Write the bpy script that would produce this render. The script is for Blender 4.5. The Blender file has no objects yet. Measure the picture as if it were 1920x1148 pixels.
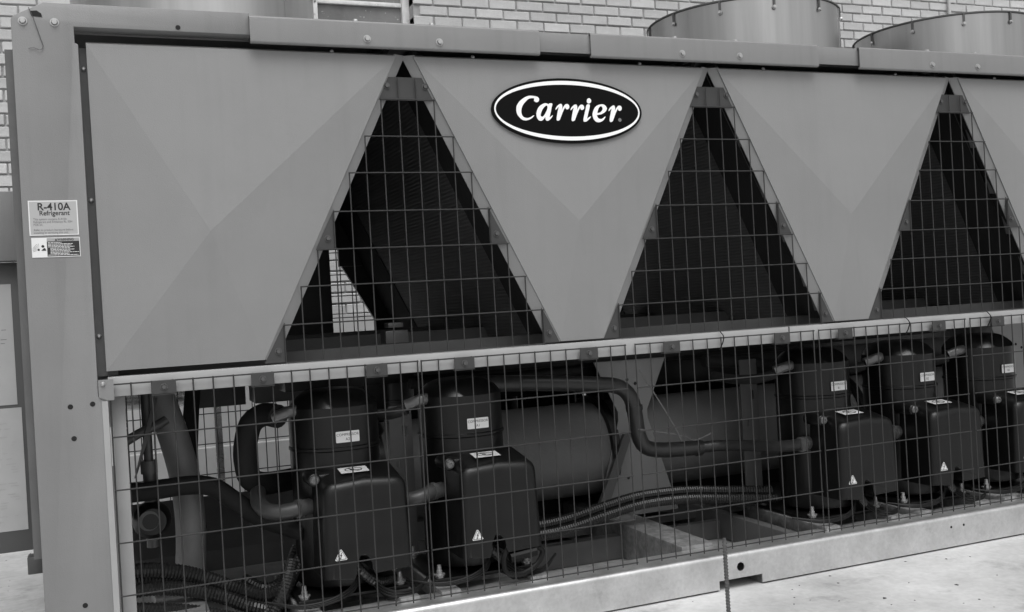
import bpy, bmesh, math, random
from mathutils import Vector, Matrix
from mathutils.geometry import tessellate_polygon
random.seed(7)
sc = bpy.context.scene
COL = sc.collection

# ------------------------------------------------------------------ camera
cam_d = bpy.data.cameras.new('camera')
cam_d.sensor_width = 36.0
cam_d.lens = 36.0 * 1900.0 / 1920.0
cam_d.clip_start = 0.05
cam_d.clip_end = 1000.0
cam = bpy.data.objects.new('camera', cam_d)
COL.objects.link(cam)
CP = Vector((-0.97299, -3.24173, 1.11593))
CR = Vector((0.92578946, -0.37380254, -0.05644058))
CU = Vector((0.05362194, -0.01794438, 0.99840006))
CF = Vector((0.37421727, 0.92733471, -0.0034313))
m = Matrix((CR, CU, -CF)).transposed().to_4x4()
m.translation = CP
cam.matrix_world = m
sc.camera = cam

# ------------------------------------------------------------------ sky, sun, exposure
SUN_EL, SUN_AZ = math.radians(62), math.radians(186)      # azimuth from +Y towards +X
w = bpy.data.worlds.new('World')
sc.world = w
w.use_nodes = True
nt = w.node_tree
bg = nt.nodes['Background']
sky = nt.nodes.new('ShaderNodeTexSky')
sky.sky_type = 'NISHITA'
sky.sun_disc = False
sky.sun_elevation = SUN_EL
sky.sun_rotation = SUN_AZ
sky.dust_density = 6.0
sky.air_density = 1.5
tobw = nt.nodes.new('ShaderNodeRGBToBW')
nt.links.new(sky.outputs[0], tobw.inputs[0])
nt.links.new(tobw.outputs[0], bg.inputs['Color'])
bg.inputs['Strength'].default_value = 0.11
sun_d = bpy.data.lights.new('sun', 'SUN')
sun_d.energy = 0.9
sun_d.angle = math.radians(35)
sun_d.color = (1, 1, 1)
sun = bpy.data.objects.new('sun', sun_d)
COL.objects.link(sun)
sd = Vector((math.sin(SUN_AZ) * math.cos(SUN_EL), math.cos(SUN_AZ) * math.cos(SUN_EL), math.sin(SUN_EL)))
sun.rotation_euler = sd.to_track_quat('Z', 'Y').to_euler()
sun.location = sd * 20
sc.view_settings.view_transform = 'Standard'
sc.view_settings.look = 'None'
sc.view_settings.exposure = 0.46
sc.view_settings.gamma = 1.0
sc.render.engine = 'CYCLES'
sc.cycles.use_denoising = True
sc.cycles.max_bounces = 10
sc.cycles.diffuse_bounces = 5
sc.cycles.sample_clamp_indirect = 4.0

# ------------------------------------------------------------------ materials
def g4(v):
    return (v, v, v, 1)

def mat(name, v, rough=0.5, metal=0.0, var=0.08, scale=6.0, bump=0.0, bscale=120.0, spec=0.5, streak=None,
        spots=None, coat=0.0, dent=0.0, runs=0.0, fine=None):
    """grey procedural surface: mottled tone, optional bump, optional stretched streaks, optional dirt spots"""
    M = bpy.data.materials.new(name)
    M.use_nodes = True
    t = M.node_tree
    N, L = t.nodes, t.links
    b = N['Principled BSDF']
    b.inputs['Roughness'].default_value = rough
    b.inputs['Metallic'].default_value = metal
    b.inputs['Specular IOR Level'].default_value = spec
    b.inputs['Coat Weight'].default_value = coat
    tc = N.new('ShaderNodeTexCoord')
    mp = N.new('ShaderNodeMapping')
    L.new(tc.outputs['Object'], mp.inputs['Vector'])
    if streak:
        mp.inputs['Scale'].default_value = streak
    n = N.new('ShaderNodeTexNoise')
    n.inputs['Scale'].default_value = scale
    n.inputs['Detail'].default_value = 8
    n.inputs['Roughness'].default_value = 0.6
    L.new(mp.outputs[0], n.inputs['Vector'])
    r = N.new('ShaderNodeMapRange')
    r.inputs['From Min'].default_value = 0.25
    r.inputs['From Max'].default_value = 0.75
    r.inputs['To Min'].default_value = v * (1 - var)
    r.inputs['To Max'].default_value = v * (1 + var)
    L.new(n.outputs['Fac'], r.inputs['Value'])
    out = r.outputs[0]
    if spots:
        sscale, thr, dark = spots
        s = N.new('ShaderNodeTexNoise')
        s.inputs['Scale'].default_value = sscale
        s.inputs['Detail'].default_value = 5
        s.inputs['Roughness'].default_value = 0.65
        L.new(tc.outputs['Object'], s.inputs['Vector'])
        q = N.new('ShaderNodeMapRange')
        q.inputs['From Min'].default_value = thr
        q.inputs['From Max'].default_value = thr + 0.08
        q.inputs['To Min'].default_value = 1.0
        q.inputs['To Max'].default_value = dark
        L.new(s.outputs['Fac'], q.inputs['Value'])
        mu = N.new('ShaderNodeMath')
        mu.operation = 'MULTIPLY'
        L.new(out, mu.inputs[0])
        L.new(q.outputs[0], mu.inputs[1])
        out = mu.outputs[0]
    if fine:
        fs_, fa = fine
        fn = N.new('ShaderNodeTexNoise')
        fn.inputs['Scale'].default_value = fs_
        fn.inputs['Detail'].default_value = 3
        fn.inputs['Distortion'].default_value = 0.6
        L.new(tc.outputs['Object'], fn.inputs['Vector'])
        fq = N.new('ShaderNodeMapRange')
        fq.inputs['From Min'].default_value = 0.3
        fq.inputs['From Max'].default_value = 0.7
        fq.inputs['To Min'].default_value = 1.0 - fa
        fq.inputs['To Max'].default_value = 1.0 + fa
        L.new(fn.outputs['Fac'], fq.inputs['Value'])
        fm = N.new('ShaderNodeMath')
        fm.operation = 'MULTIPLY'
        L.new(out, fm.inputs[0])
        L.new(fq.outputs[0], fm.inputs[1])
        out = fm.outputs[0]
    if runs:
        rm = N.new('ShaderNodeMapping')
        rm.inputs['Scale'].default_value = (26, 26, 0.9)
        L.new(tc.outputs['Object'], rm.inputs['Vector'])
        rn = N.new('ShaderNodeTexNoise')
        rn.inputs['Scale'].default_value = 1.0
        rn.inputs['Detail'].default_value = 6
        L.new(rm.outputs[0], rn.inputs['Vector'])
        rq = N.new('ShaderNodeMapRange')
        rq.inputs['From Min'].default_value = 0.5
        rq.inputs['From Max'].default_value = 0.8
        rq.inputs['To Min'].default_value = 1.0
        rq.inputs['To Max'].default_value = 1.0 - runs
        L.new(rn.outputs['Fac'], rq.inputs['Value'])
        rmu = N.new('ShaderNodeMath')
        rmu.operation = 'MULTIPLY'
        L.new(out, rmu.inputs[0])
        L.new(rq.outputs[0], rmu.inputs[1])
        out = rmu.outputs[0]
    cb = N.new('ShaderNodeCombineColor')
    for k in range(3):
        L.new(out, cb.inputs[k])
    L.new(cb.outputs[0], b.inputs['Base Color'])
    rr = N.new('ShaderNodeMapRange')
    rr.inputs['To Min'].default_value = max(0.03, rough - 0.1)
    rr.inputs['To Max'].default_value = min(1, rough + 0.1)
    L.new(n.outputs['Fac'], rr.inputs['Value'])
    L.new(rr.outputs[0], b.inputs['Roughness'])
    if bump:
        bn = N.new('ShaderNodeTexNoise')
        bn.inputs['Scale'].default_value = bscale
        bn.inputs['Detail'].default_value = 4
        L.new(tc.outputs['Object'], bn.inputs['Vector'])
        bu = N.new('ShaderNodeBump')
        bu.inputs['Strength'].default_value = bump
        bu.inputs['Distance'].default_value = 0.004
        L.new(bn.outputs['Fac'], bu.inputs['Height'])
        L.new(bu.outputs[0], b.inputs['Normal'])
        if dent:
            dn = N.new('ShaderNodeTexNoise')
            dn.inputs['Scale'].default_value = 2.6
            dn.inputs['Detail'].default_value = 1
            L.new(tc.outputs['Object'], dn.inputs['Vector'])
            db = N.new('ShaderNodeBump')
            db.inputs['Strength'].default_value = dent
            db.inputs['Distance'].default_value = 0.02
            L.new(dn.outputs['Fac'], db.inputs['Height'])
            L.new(db.outputs[0], bu.inputs['Normal'])
    return M

PAINT = mat('grey_sheet_metal_paint', 0.232, 0.42, var=0.05, scale=3.0, bump=0.22, bscale=420, spots=(30.0, 0.735, 0.86), dent=0.22, runs=0.05)
PAINT2 = mat('grey_frame_paint', 0.212, 0.42, var=0.06, scale=4.0, bump=0.22, bscale=420, spots=(26.0, 0.73, 0.85), dent=0.25, runs=0.10)
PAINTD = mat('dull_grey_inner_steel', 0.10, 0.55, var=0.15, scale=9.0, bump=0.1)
INNER = mat('dark_inner_frame_paint', 0.045, 0.6, var=0.25, scale=9.0, bump=0.1)
BELT = mat('pale_grey_channel_paint', 0.33, 0.45, var=0.06, scale=9.0, bump=0.08)
GALV = mat('galvanised_steel', 0.60, 0.34, metal=0.75, var=0.16, scale=9.0, bump=0.06, bscale=90, spots=(14.0, 0.62, 0.86), fine=(70.0, 0.07))
GALVD = mat('weathered_galvanised_steel', 0.25, 0.5, metal=0.4, var=0.4, scale=22.0, bump=0.1, bscale=60, fine=(50.0, 0.2))
FANMET = mat('rolled_galvanised_sheet', 0.44, 0.30, metal=0.95, var=0.3, scale=7.0, streak=(1, 1, 0.05))
BOLT = mat('bright_zinc_bolt', 0.46, 0.35, metal=0.7, var=0.1)
BOLTD = mat('dull_dark_bolt', 0.10, 0.5, metal=0.5, var=0.1)
WIRE = mat('dark_grey_coated_wire', 0.030, 0.45, var=0.25, scale=30, spec=0.5)
CLIP = mat('dark_grey_guard_bracket', 0.040, 0.55, var=0.15, scale=20)
REARW = mat('black_rear_wire', 0.02, 0.5)
BLACK = mat('black_compressor_paint', 0.005, 0.33, var=0.3, scale=8, bump=0.04, bscale=160, spec=0.45)
BOXP = mat('black_moulded_plastic', 0.006, 0.36, var=0.2, scale=10, bump=0.08, bscale=500, spec=0.38)
RUBBER = mat('black_foam_insulation', 0.008, 0.8, var=0.3, scale=14, bump=0.35, bscale=70)
FOAM = mat('grey_foam_insulation', 0.15, 0.75, var=0.14, scale=5, bump=0.3, bscale=60)
PIPE = mat('dull_painted_pipe', 0.032, 0.34, var=0.25, scale=12, bump=0.12, bscale=40)
PIPEG = mat('grey_lagged_pipe', 0.20, 0.5, var=0.22, scale=7, bump=0.2, bscale=30)
PIPEB = mat('dark_tarnished_pipe', 0.05, 0.4, var=0.35, scale=14, bump=0.15, bscale=40)
COPPER = mat('tarnished_pipe_stub', 0.17, 0.33, metal=0.5, var=0.3, scale=25, bump=0.1)
CONDUIT = mat('black_corrugated_plastic', 0.017, 0.36, var=0.2, scale=20, spec=0.6)
CABLE = mat('black_cable', 0.006, 0.5, spec=0.25)
CABLEL = mat('grey_cable', 0.16, 0.5)
CONC = mat('pale_concrete', 0.45, 0.9, var=0.36, scale=1.6, bump=0.4, bscale=45, spots=(4.0, 0.575, 0.78), fine=(34.0, 0.07))
BRICK = mat('painted_pale_brick', 0.52, 0.75, var=0.16, scale=9, bump=0.5, bscale=90, spots=(25.0, 0.70, 0.6))
MORTAR = mat('shaded_grey_mortar', 0.33, 0.9, var=0.25, scale=20, bump=0.5)  # mortar grey with the recess shade of the joints put into its tone
PLINTH = mat('painted_wall_base', 0.46, 0.8, var=0.12, scale=4, bump=0.3, bscale=50, spots=(30.0, 0.69, 0.45))
WFRAME = mat('weathered_white_window_paint', 0.66, 0.6, var=0.2, scale=18, bump=0.3, spots=(20.0, 0.6, 0.7))
PANE = mat('dusty_window_glass', 0.17, 0.22, var=0.4, scale=3.0, spots=(40.0, 0.63, 2.6))
WHITE = mat('white_sticker', 0.72, 0.4, var=0.02)
LABEL = mat('pale_grey_sticker', 0.40, 0.4, var=0.02)
INK = mat('black_print', 0.02, 0.45, var=0.02)
INKG = mat('grey_print', 0.15, 0.5, var=0.02)
GREYL = mat('mid_grey_print', 0.33, 0.45, var=0.02)
BADGEK = mat('black_badge_enamel', 0.004, 0.5, var=0.02, spec=0.08)
BADGEW = mat('white_badge_enamel', 0.88, 0.35, var=0.01)
DOORM = mat('dark_grey_cabinet_door', 0.088, 0.5, var=0.06, scale=4)
PAPER = mat('printed_paper_sheet', 0.37, 0.6, var=0.06, scale=10)
REBARM = mat('rusty_ribbed_bar', 0.10, 0.6, metal=0.3, var=0.35, scale=60, bump=0.2)
CLAD = mat('bright_metal_cladding', 0.75, 0.25, metal=0.9, var=0.12, scale=8, streak=(0.1, 1, 1))
HOLE = mat('black_hole', 0.006, 0.8)
DEBRIS = mat('dark_leaf_litter', 0.07, 0.9, var=0.5, scale=50)

def coil_material():
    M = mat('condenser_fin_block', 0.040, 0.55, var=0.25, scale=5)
    t = M.node_tree
    b = t.nodes['Principled BSDF']
    tc = t.nodes.new('ShaderNodeTexCoord')
    wv = t.nodes.new('ShaderNodeTexWave')
    wv.bands_direction = 'Z'
    wv.inputs['Scale'].default_value = 24.0
    wv.inputs['Distortion'].default_value = 0.15
    t.links.new(tc.outputs['Object'], wv.inputs['Vector'])
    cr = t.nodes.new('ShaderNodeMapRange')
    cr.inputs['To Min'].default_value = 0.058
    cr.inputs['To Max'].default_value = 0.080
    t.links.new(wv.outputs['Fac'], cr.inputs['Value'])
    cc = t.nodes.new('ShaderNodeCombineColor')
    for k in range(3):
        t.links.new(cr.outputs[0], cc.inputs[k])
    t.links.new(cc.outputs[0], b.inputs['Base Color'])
    bu = t.nodes.new('ShaderNodeBump')
    bu.inputs['Strength'].default_value = 0.4
    bu.inputs['Distance'].default_value = 0.004
    t.links.new(wv.outputs['Fac'], bu.inputs['Height'])
    t.links.new(bu.outputs[0], b.inputs['Normal'])
    return M
COIL = coil_material()
def brick_tone(M):
    """each brick its own tone"""
    t = M.node_tree
    b = t.nodes['Principled BSDF']
    l = b.inputs['Base Color'].links[0]
    src = l.from_socket
    oi = t.nodes.new('ShaderNodeObjectInfo')
    mr = t.nodes.new('ShaderNodeMapRange')
    mr.inputs['To Min'].default_value = 0.84
    mr.inputs['To Max'].default_value = 1.08
    t.links.new(oi.outputs['Random'], mr.inputs['Value'])
    vm = t.nodes.new('ShaderNodeVectorMath')
    vm.operation = 'SCALE'
    t.links.new(src, vm.inputs[0])
    t.links.new(mr.outputs[0], vm.inputs['Scale'])
    t.links.new(vm.outputs[0], b.inputs['Base Color'])
brick_tone(BRICK)

# ------------------------------------------------------------------ mesh builder
class MB:
    def __init__(self):
        self.v, self.f, self.mi = [], [], []

    def add(self, verts, faces, k=0):
        o = len(self.v)
        self.v += [tuple(p) for p in verts]
        self.f += [tuple(i + o for i in f) for f in faces]
        self.mi += [k] * len(faces)

    def box(self, a, b, k=0, bev=0.0, seg=2):
        x0, y0, z0 = a
        x1, y1, z1 = b
        vs = [(x0, y0, z0), (x1, y0, z0), (x1, y1, z0), (x0, y1, z0), (x0, y0, z1), (x1, y0, z1), (x1, y1, z1), (x0, y1, z1)]
        fs = [(0, 3, 2, 1), (4, 5, 6, 7), (0, 1, 5, 4), (1, 2, 6, 5), (2, 3, 7, 6), (3, 0, 4, 7)]
        if not bev:
            self.add(vs, fs, k)
            return
        bm = bmesh.new()
        bv = [bm.verts.new(p) for p in vs]
        for f in fs:
            bm.faces.new([bv[i] for i in f])
        bmesh.ops.bevel(bm, geom=bm.edges[:], offset=bev, segments=seg, affect='EDGES', profile=0.5)
        bm.verts.index_update()
        self.add([v.co for v in bm.verts], [[v.index for v in f.verts] for f in bm.faces], k)
        bm.free()

    def tube(self, pts, r, n=10, k=0, cap=True, radii=None):
        pts = [Vector(p) for p in pts]
        if len(pts) < 2:
            return
        T = []
        for i in range(len(pts)):
            a = pts[max(0, i - 1)]
            b = pts[min(len(pts) - 1, i + 1)]
            T.append((b - a).normalized())
        up = Vector((0, 0, 1)) if abs(T[0].z) < 0.9 else Vector((1, 0, 0))
        nrm = (up - T[0] * up.dot(T[0])).normalized()
        vs, fs = [], []
        for i, p in enumerate(pts):
            nrm = (nrm - T[i] * nrm.dot(T[i])).normalized()
            bn = T[i].cross(nrm)
            rr = radii[i] if radii else r
            for j in range(n):
                a = 2 * math.pi * j / n
                vs.append(p + nrm * (rr * math.cos(a)) + bn * (rr * math.sin(a)))
        for i in range(len(pts) - 1):
            for j in range(n):
                j2 = (j + 1) % n
                fs.append((i * n + j, i * n + j2, (i + 1) * n + j2, (i + 1) * n + j))
        if cap:
            fs.append(tuple(range(n - 1, -1, -1)))
            fs.append(tuple((len(pts) - 1) * n + j for j in range(n)))
        self.add(vs, fs, k)

    def lathe(self, prof, c=(0, 0, 0), n=48, k=0, axis='Z'):
        vs, fs = [], []
        for r, z in prof:
            for j in range(n):
                a = 2 * math.pi * j / n
                x, y = r * math.cos(a), r * math.sin(a)
                if axis == 'Z':
                    vs.append((c[0] + x, c[1] + y, c[2] + z))
                elif axis == 'X':
                    vs.append((c[0] + z, c[1] + x, c[2] + y))
                else:
                    vs.append((c[0] + x, c[1] + z, c[2] + y))
        for i in range(len(prof) - 1):
            for j in range(n):
                j2 = (j + 1) % n
                q = (i * n + j, i * n + j2, (i + 1) * n + j2, (i + 1) * n + j)
                fs.append(q if axis != 'Y' else q[::-1])
        self.add(vs, fs, k)

    def plate(self, loops, y0, y1, k=0):
        """loops (first outer, rest holes) in the XZ plane, extruded from y0 (front) to y1"""
        lv = [[Vector((p[0], p[1], 0)) for p in lp] for lp in loops]
        tri = tessellate_polygon(lv)
        flat = [p for lp in loops for p in lp]
        n = len(flat)
        vs = [(p[0], y0, p[1]) for p in flat] + [(p[0], y1, p[1]) for p in flat]
        fs = []
        for t in tri:
            a, b, c = [flat[i] for i in t]
            ar = (b[0] - a[0]) * (c[1] - a[1]) - (b[1] - a[1]) * (c[0] - a[0])
            t = tuple(t) if ar > 0 else tuple(t)[::-1]
            fs.append(t)
            fs.append(tuple(i + n for i in t[::-1]))
        o = 0
        for lp in loops:
            q = len(lp)
            for i in range(q):
                j = (i + 1) % q
                fs.append((o + i, o + i + n, o + j + n, o + j))
            o += q
        self.add(vs, fs, k)

    def text(self, body, size, pos, k=0, align='CENTER', bold=0.0, wscale=1.0):
        """flat lettering in the XZ plane facing -Y at pos (x, y, z)"""
        cu = bpy.data.curves.new('lettering', 'FONT')
        cu.body = body
        cu.size = size
        cu.align_x = align
        cu.offset = bold
        cu.extrude = 0
        cu.resolution_u = 4
        ob = bpy.data.objects.new('lettering', cu)
        COL.objects.link(ob)
        dg = bpy.context.evaluated_depsgraph_get()
        me = ob.evaluated_get(dg).to_mesh()
        vs = [(pos[0] + v.co.x * wscale, pos[1], pos[2] + v.co.y) for v in me.vertices]
        fs = [tuple(p.vertices) for p in me.polygons]
        self.add(vs, fs, k)
        ob.evaluated_get(dg).to_mesh_clear()
        bpy.data.objects.remove(ob)
        bpy.data.curves.remove(cu)

    def mesh(self, name, mats, smooth=35, fix=True):
        me = bpy.data.meshes.new(name)
        me.from_pydata(self.v, [], self.f)
        for q in (mats if isinstance(mats, (list, tuple)) else [mats]):
            me.materials.append(q)
        if any(self.mi):
            me.polygons.foreach_set('material_index', self.mi)
        if fix:
            bm = bmesh.new()
            bm.from_mesh(me)
            bmesh.ops.recalc_face_normals(bm, faces=bm.faces[:])
            bm.to_mesh(me)
            bm.free()
        if smooth:
            me.shade_smooth()
            me.set_sharp_from_angle(angle=math.radians(smooth))
        me.update()
        return me

def link(name, me, parent=None, loc=None, rot=None):
    o = bpy.data.objects.new(name, me)
    COL.objects.link(o)
    if parent:
        o.parent = parent
    if loc:
        o.location = loc
    if rot:
        o.rotation_euler = rot
    return o

def part(name, mb, mats, parent, smooth=35, fix=True):
    return link(name, mb.mesh(name, mats, smooth, fix), parent)

def tag(o, label=None, cat=None, group=None, kind=None):
    if label:
        o['label'] = label
    if cat:
        o['category'] = cat
    if group:
        o['group'] = group
    if kind:
        o['kind'] = kind
    return o

def spline(pts, step=0.02):
    """smooth path through points (Catmull-Rom), resampled"""
    P = [Vector(p) for p in pts]
    P = [P[0] * 2 - P[1]] + P + [P[-1] * 2 - P[-2]]
    out = []
    for i in range(1, len(P) - 2):
        a, b, c, d = P[i - 1:i + 3]
        n = max(2, int((c - b).length / step))
        for j in range(n):
            t = j / n
            out.append(0.5 * ((2 * b) + (c - a) * t + (2 * a - 5 * b + 4 * c - d) * t * t + (3 * b - a - 3 * c + d) * t ** 3))
    out.append(P[-2])
    return out

def smooth2d(pts, n=3):
    P = [Vector((p[0], p[1], 0)) for p in pts]
    q = len(P)
    out = []
    for i in range(q):
        a, b, c, d = P[i - 1], P[i], P[(i + 1) % q], P[(i + 2) % q]
        for j in range(n):
            t = j / n
            v = 0.5 * ((2 * b) + (c - a) * t + (2 * a - 5 * b + 4 * c - d) * t * t + (3 * b - a - 3 * c + d) * t ** 3)
            out.append((v.x, v.y))
    return out

def circle2d(cx, cz, r, n=20, rz=None):
    return [(cx + r * math.cos(2 * math.pi * i / n), cz + (rz or r) * math.sin(2 * math.pi * i / n)) for i in range(n)]

def project(p):
    v = Vector(p) - CP
    z = v.dot(CF)
    if z < 0.1:
        return None
    return 960 + 1900 * v.dot(CR) / z, 574 - 1900 * v.dot(CU) / z

# ------------------------------------------------------------------ ground
b = MB()
b.add([(-150, -150, 0), (150, -150, 0), (150, 150, 0), (-150, 150, 0)], [(0, 1, 2, 3)])
ground = part('ground', b, CONC, None, smooth=0)
tag(ground, 'pale stained concrete slab under and around the chiller', kind='structure')

# ------------------------------------------------------------------ brick wall with window
WY = 3.30
BL, BH = 0.204, 0.071
PZ = 1.10
wall = bpy.data.objects.new('brick_wall', None)
COL.objects.link(wall)
wall.location = (0, WY, 0)
tag(wall, 'pale painted brick wall with a dusty window behind the chiller', 'brick wall')
WX0, WX1, WZ0, WZ1 = -0.83, 1.075, 2.71, 4.0      # window opening
b = MB()
outer = [(-9, 0), (16, 0), (16, 6.5), (-9, 6.5)]
hole = [(WX0, WZ0), (WX1, WZ0), (WX1, WZ1), (WX0, WZ1)]
b.plate([outer, hole], 0.012, 0.25)
part('mortar', b, MORTAR, wall, smooth=0)
b = MB()
b.box((-9, -0.004, -0.02), (16, 0.011, PZ), bev=0.003)
b.box((-9, -0.04, -0.02), (16, -0.0045, .33), bev=0.006)
part('wall_base', b, PLINTH, wall, smooth=0)
variants = []
for i in range(10):
    rr = random.Random(i + 50)
    b = MB()
    b.box((-BL / 2 + 0.0055, 0, -BH / 2 + 0.0055), (BL / 2 - 0.0055, 0.10, BH / 2 - 0.0055), bev=0.004, seg=1)
    b.v = [(x + rr.uniform(-.0016, .0016), y + rr.uniform(-.001, .001), z + rr.uniform(-.0012, .0012)) for x, y, z in b.v]
    variants.append(b.mesh('brick', BRICK, 0))
mass = MB()
cand = []
nrow = int((5.2 - PZ) / BH)
for r in range(nrow):
    z = PZ + (r + 0.5) * BH
    for c in range(-26, 62):
        x = (c + (0.5 if r % 2 else 0.0)) * BL - 0.01
        if WX0 - BL * 0.3 < x < WX1 + BL * 0.3 and WZ0 - .02 < z < WZ1:
            if not (x > WX1 - 0.02 or x < WX0 + 0.02):
                continue
        p = project((x, WY, z))
        vis = 0
        if p:
            X, Y = p
            if -30 < Y < 330 and -40 < X < 62:
                vis = 2
            elif -14 < Y < 118 and 755 < X < 1960 and not (1240 < X < 1570 and Y > 20) and not (X > 1700 and Y > 60):
                vis = 2
            elif 595 < X < 710 and 455 < Y < 640:
                vis = 1
        cand.append((vis, x, z))
cand.sort(key=lambda t: -t[0])
count = 0
for vis, x, z in cand:
    dx, dy, dz = random.uniform(-.002, .002), random.uniform(-.0025, .0025), random.uniform(-.001, .001)
    wl = None
    if z > WZ0 - .02 and z < WZ1:
        if x > WX1 - BL * .5 and x < WX1 + BL * .5:
            wl = (WX1, x + BL / 2 - .0055)
        if x < WX0 + BL * .5 and x > WX0 - BL * .5:
            wl = (x - BL / 2 + .0055, WX0)
    if vis and count < 300:
        if wl:
            b = MB()
            b.box((wl[0] - x, 0, -BH / 2 + 0.0055), (wl[1] - x, 0.2, BH / 2 - 0.0055), bev=0.004, seg=1)
            me = b.mesh('brick', BRICK, 0)
        else:
            me = random.choice(variants)
        link('brick', me, wall, (x + dx * (not wl), dy, z + dz), (0, 0, random.uniform(-.004, .004) * (not wl)))
        count += 1
    else:
        xa, xb = wl if wl else (x - BL / 2 + 0.0055, x + BL / 2 - 0.0055)
        mass.box((xa, dy, z - BH / 2 + 0.0055), (xb, 0.10 + (0.1 if wl else 0), z + BH / 2 - 0.0055))
tag(part('brick_courses', mass, BRICK, wall, smooth=0, fix=False), kind='stuff')
# window: weathered white steel frame, three lights wide
win = MB()
fy0, fy1 = 0.10, 0.16
fw = 0.052
win.box((WX0, fy0, WZ0), (WX1, fy1, WZ0 + fw), bev=.004)
win.box((WX0, fy0, WZ1 - fw), (WX1, fy1, WZ1), bev=.004)
window = part('window', win, WFRAME, wall)
for x0, x1 in ((WX0, WX0 + fw), (-0.21, -0.158), (0.392, 0.446), (WX1 - fw, WX1)):
    b = MB()
    b.box((x0, fy0 - 0.004, WZ0 + fw + .0005), (x1, fy1 - 0.004, WZ1 - fw - .0005), bev=.004)
    part('mullion', b, WFRAME, window)
for x0, x1 in ((WX0 + fw, -0.21), (-0.158, 0.392), (0.446, WX1 - fw)):
    for za, zb in ((2.77, 3.165), (3.197, 3.55), (3.58, 3.94)):
        b = MB()
        b.box((x0 + .002, fy0 + .03, za), (x1 - .002, fy0 + .036, zb))
        part('pane', b, PANE, window, smooth=0)
    for zb in (3.165, 3.55):
        b = MB()
        b.box((x0 + .001, fy0 + .008, zb + .001), (x1 - .001, fy1 - .01, zb + .029), bev=.003)
        part('glazing_bar', b, WFRAME, window)
b = MB()
b.box((WX0 - .05, -0.05, WZ0 - 0.06), (WX1 + .05, 0.2, WZ0 - .002), bev=.006)
part('sill', b, PLINTH, window)
# thin conduit running up the wall
b = MB()
b.tube([(0, 0, 0), (0, 0, 5.6)], 0.014, 10)
for z in (1.2, 2.6, 3.5, 4.6):
    b.box((-0.03, 0.004, z), (0.03, 0.022, z + .03))
cp = link('wall_pipe', b.mesh('wall_pipe', PLINTH), None, (5.79, WY - 0.024, 0))
tag(cp, 'thin painted vertical pipe fixed up the brick wall', 'pipe')
# bright clad pipe along the wall foot, seen through the left end of the chiller
b = MB()
b.tube([(-0.95, 2.75, 0.70), (-.3, 2.75, 0.70)], 0.062, 24)
b.tube([(-0.62, 2.75, 0.70), (-.60, 2.75, 0.70)], 0.066, 24)
for x in (-.9, -.4):
    b.box((x - .02, 2.72, 0), (x + .02, 2.78, .645))
cl = part('clad_pipe', b, CLAD, None)
tag(cl, 'shiny metal-clad pipe on short legs behind the chiller by the wall', 'pipe')

# ------------------------------------------------------------------ the chiller
P = 1.194
CH = bpy.data.objects.new('chiller', None)
COL.objects.link(CH)
tag(CH, 'large grey air-cooled chiller with V-shaped panels, wire guards and black compressors', 'chiller')
XE = 4.9        # far end, beyond the frame
DEPTH = 2.24

def dome_bolt(r=0.009, h=0.007, hexa=True):
    b = MB()
    if hexa:
        b.lathe([(0.0001, 0), (r * 1.4, 0), (r * 1.36, -0.0022), (r * 1.0, -.0024)], n=18, axis='Y')
        b.lathe([(r * .95, -.002), (r * .93, -h), (r * .85, -h - .0018), (0.0001, -h - .002)], n=6, axis='Y')
    else:
        b.lathe([(r * 1.2, 0), (r * 1.05, -h * .6), (r * .6, -h), (0.0001, -h * 1.05)], n=14, axis='Y')
    return b
BOLT_HEX = dome_bolt().mesh('bolt', BOLT)
BOLT_DRK = dome_bolt(.008, .006).mesh('bolt', BOLTD)
SCREW = dome_bolt(.006, .006, False).mesh('screw', BOLT)
SCREWD = dome_bolt(.006, .006, False).mesh('screw', BOLTD)
hb = MB()
hb.lathe([(.0075, 0), (.0072, -.0006), (.0001, -.0007)], n=14, axis='Y')
HOLEM = hb.mesh('bolt_hole', HOLE)

# corner post with the first run of the top rail in one plate
b = MB()
L_ = [(-1.173, 0.003), (-.972, 0.003), (-.972, .905), (-.998, .908), (-.998, 1.945), (-1.007, 1.95), (-1.007, 1.996), (-.500, 1.996),
      (-.500, 2.064), (-1.085, 2.064), (-1.100, 2.056), (-1.165, 2.022), (-1.173, 2.012)]
b.plate([L_], -.020, .045)
bm = bmesh.new()
tmp = b.mesh('tmp', PAINT2, 0)
bm.from_mesh(tmp)
es = [e for e in bm.edges if e.calc_face_angle(0) > 1.0 and abs(e.verts[0].co.y + .02) < 1e-4 and abs(e.verts[1].co.y + .02) < 1e-4]
bmesh.ops.bevel(bm, geom=es, offset=.003, segments=2, affect='EDGES', profile=.5)
bm.to_mesh(tmp)
bm.free()
tmp.name = 'corner_post'
tmp.shade_smooth()
tmp.set_sharp_from_angle(angle=math.radians(35))
post = link('corner_post', tmp, CH)
for x, z in ((-1.142, 2.006), (-1.058, 2.006)):
    link('bolt', BOLT_HEX, post, (x, -.020, z))
for x, z in ((-1.075, .885), (-1.015, .888), (-1.07, .792), (-1.066, .304), (-.715, 2.008)):
    link('bolt_hole', HOLEM, post, (x, -.0205, z))
b = MB()
b.plate([[(-1.118, 2.022), (-1.09, 2.020), (-1.092, 2.030), (-1.104, 2.038), (-1.122, 2.036)]], -.0215, -.0195)
part('notch', b, HOLE, post, 0)
b = MB()
b.tube(spline([(-1.125, -.024, 2.045), (-1.115, -.026, 2.02), (-1.10, -.024, 1.965), (-1.092, -.023, 1.935), (-1.10, -.026, 1.923), (-1.118, -.024, 1.93), (-1.13, -.026, 1.926)], .006), .0011, 5)
part('loose_thread', b, BOLTD, post)
b = MB()      # (dark) return strip of the end panel at the left edge
b.box((-1.196, .012, .45), (-1.1735, 2.2, 1.93))
part('end_panel', b, PAINTD, CH, 0)
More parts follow.
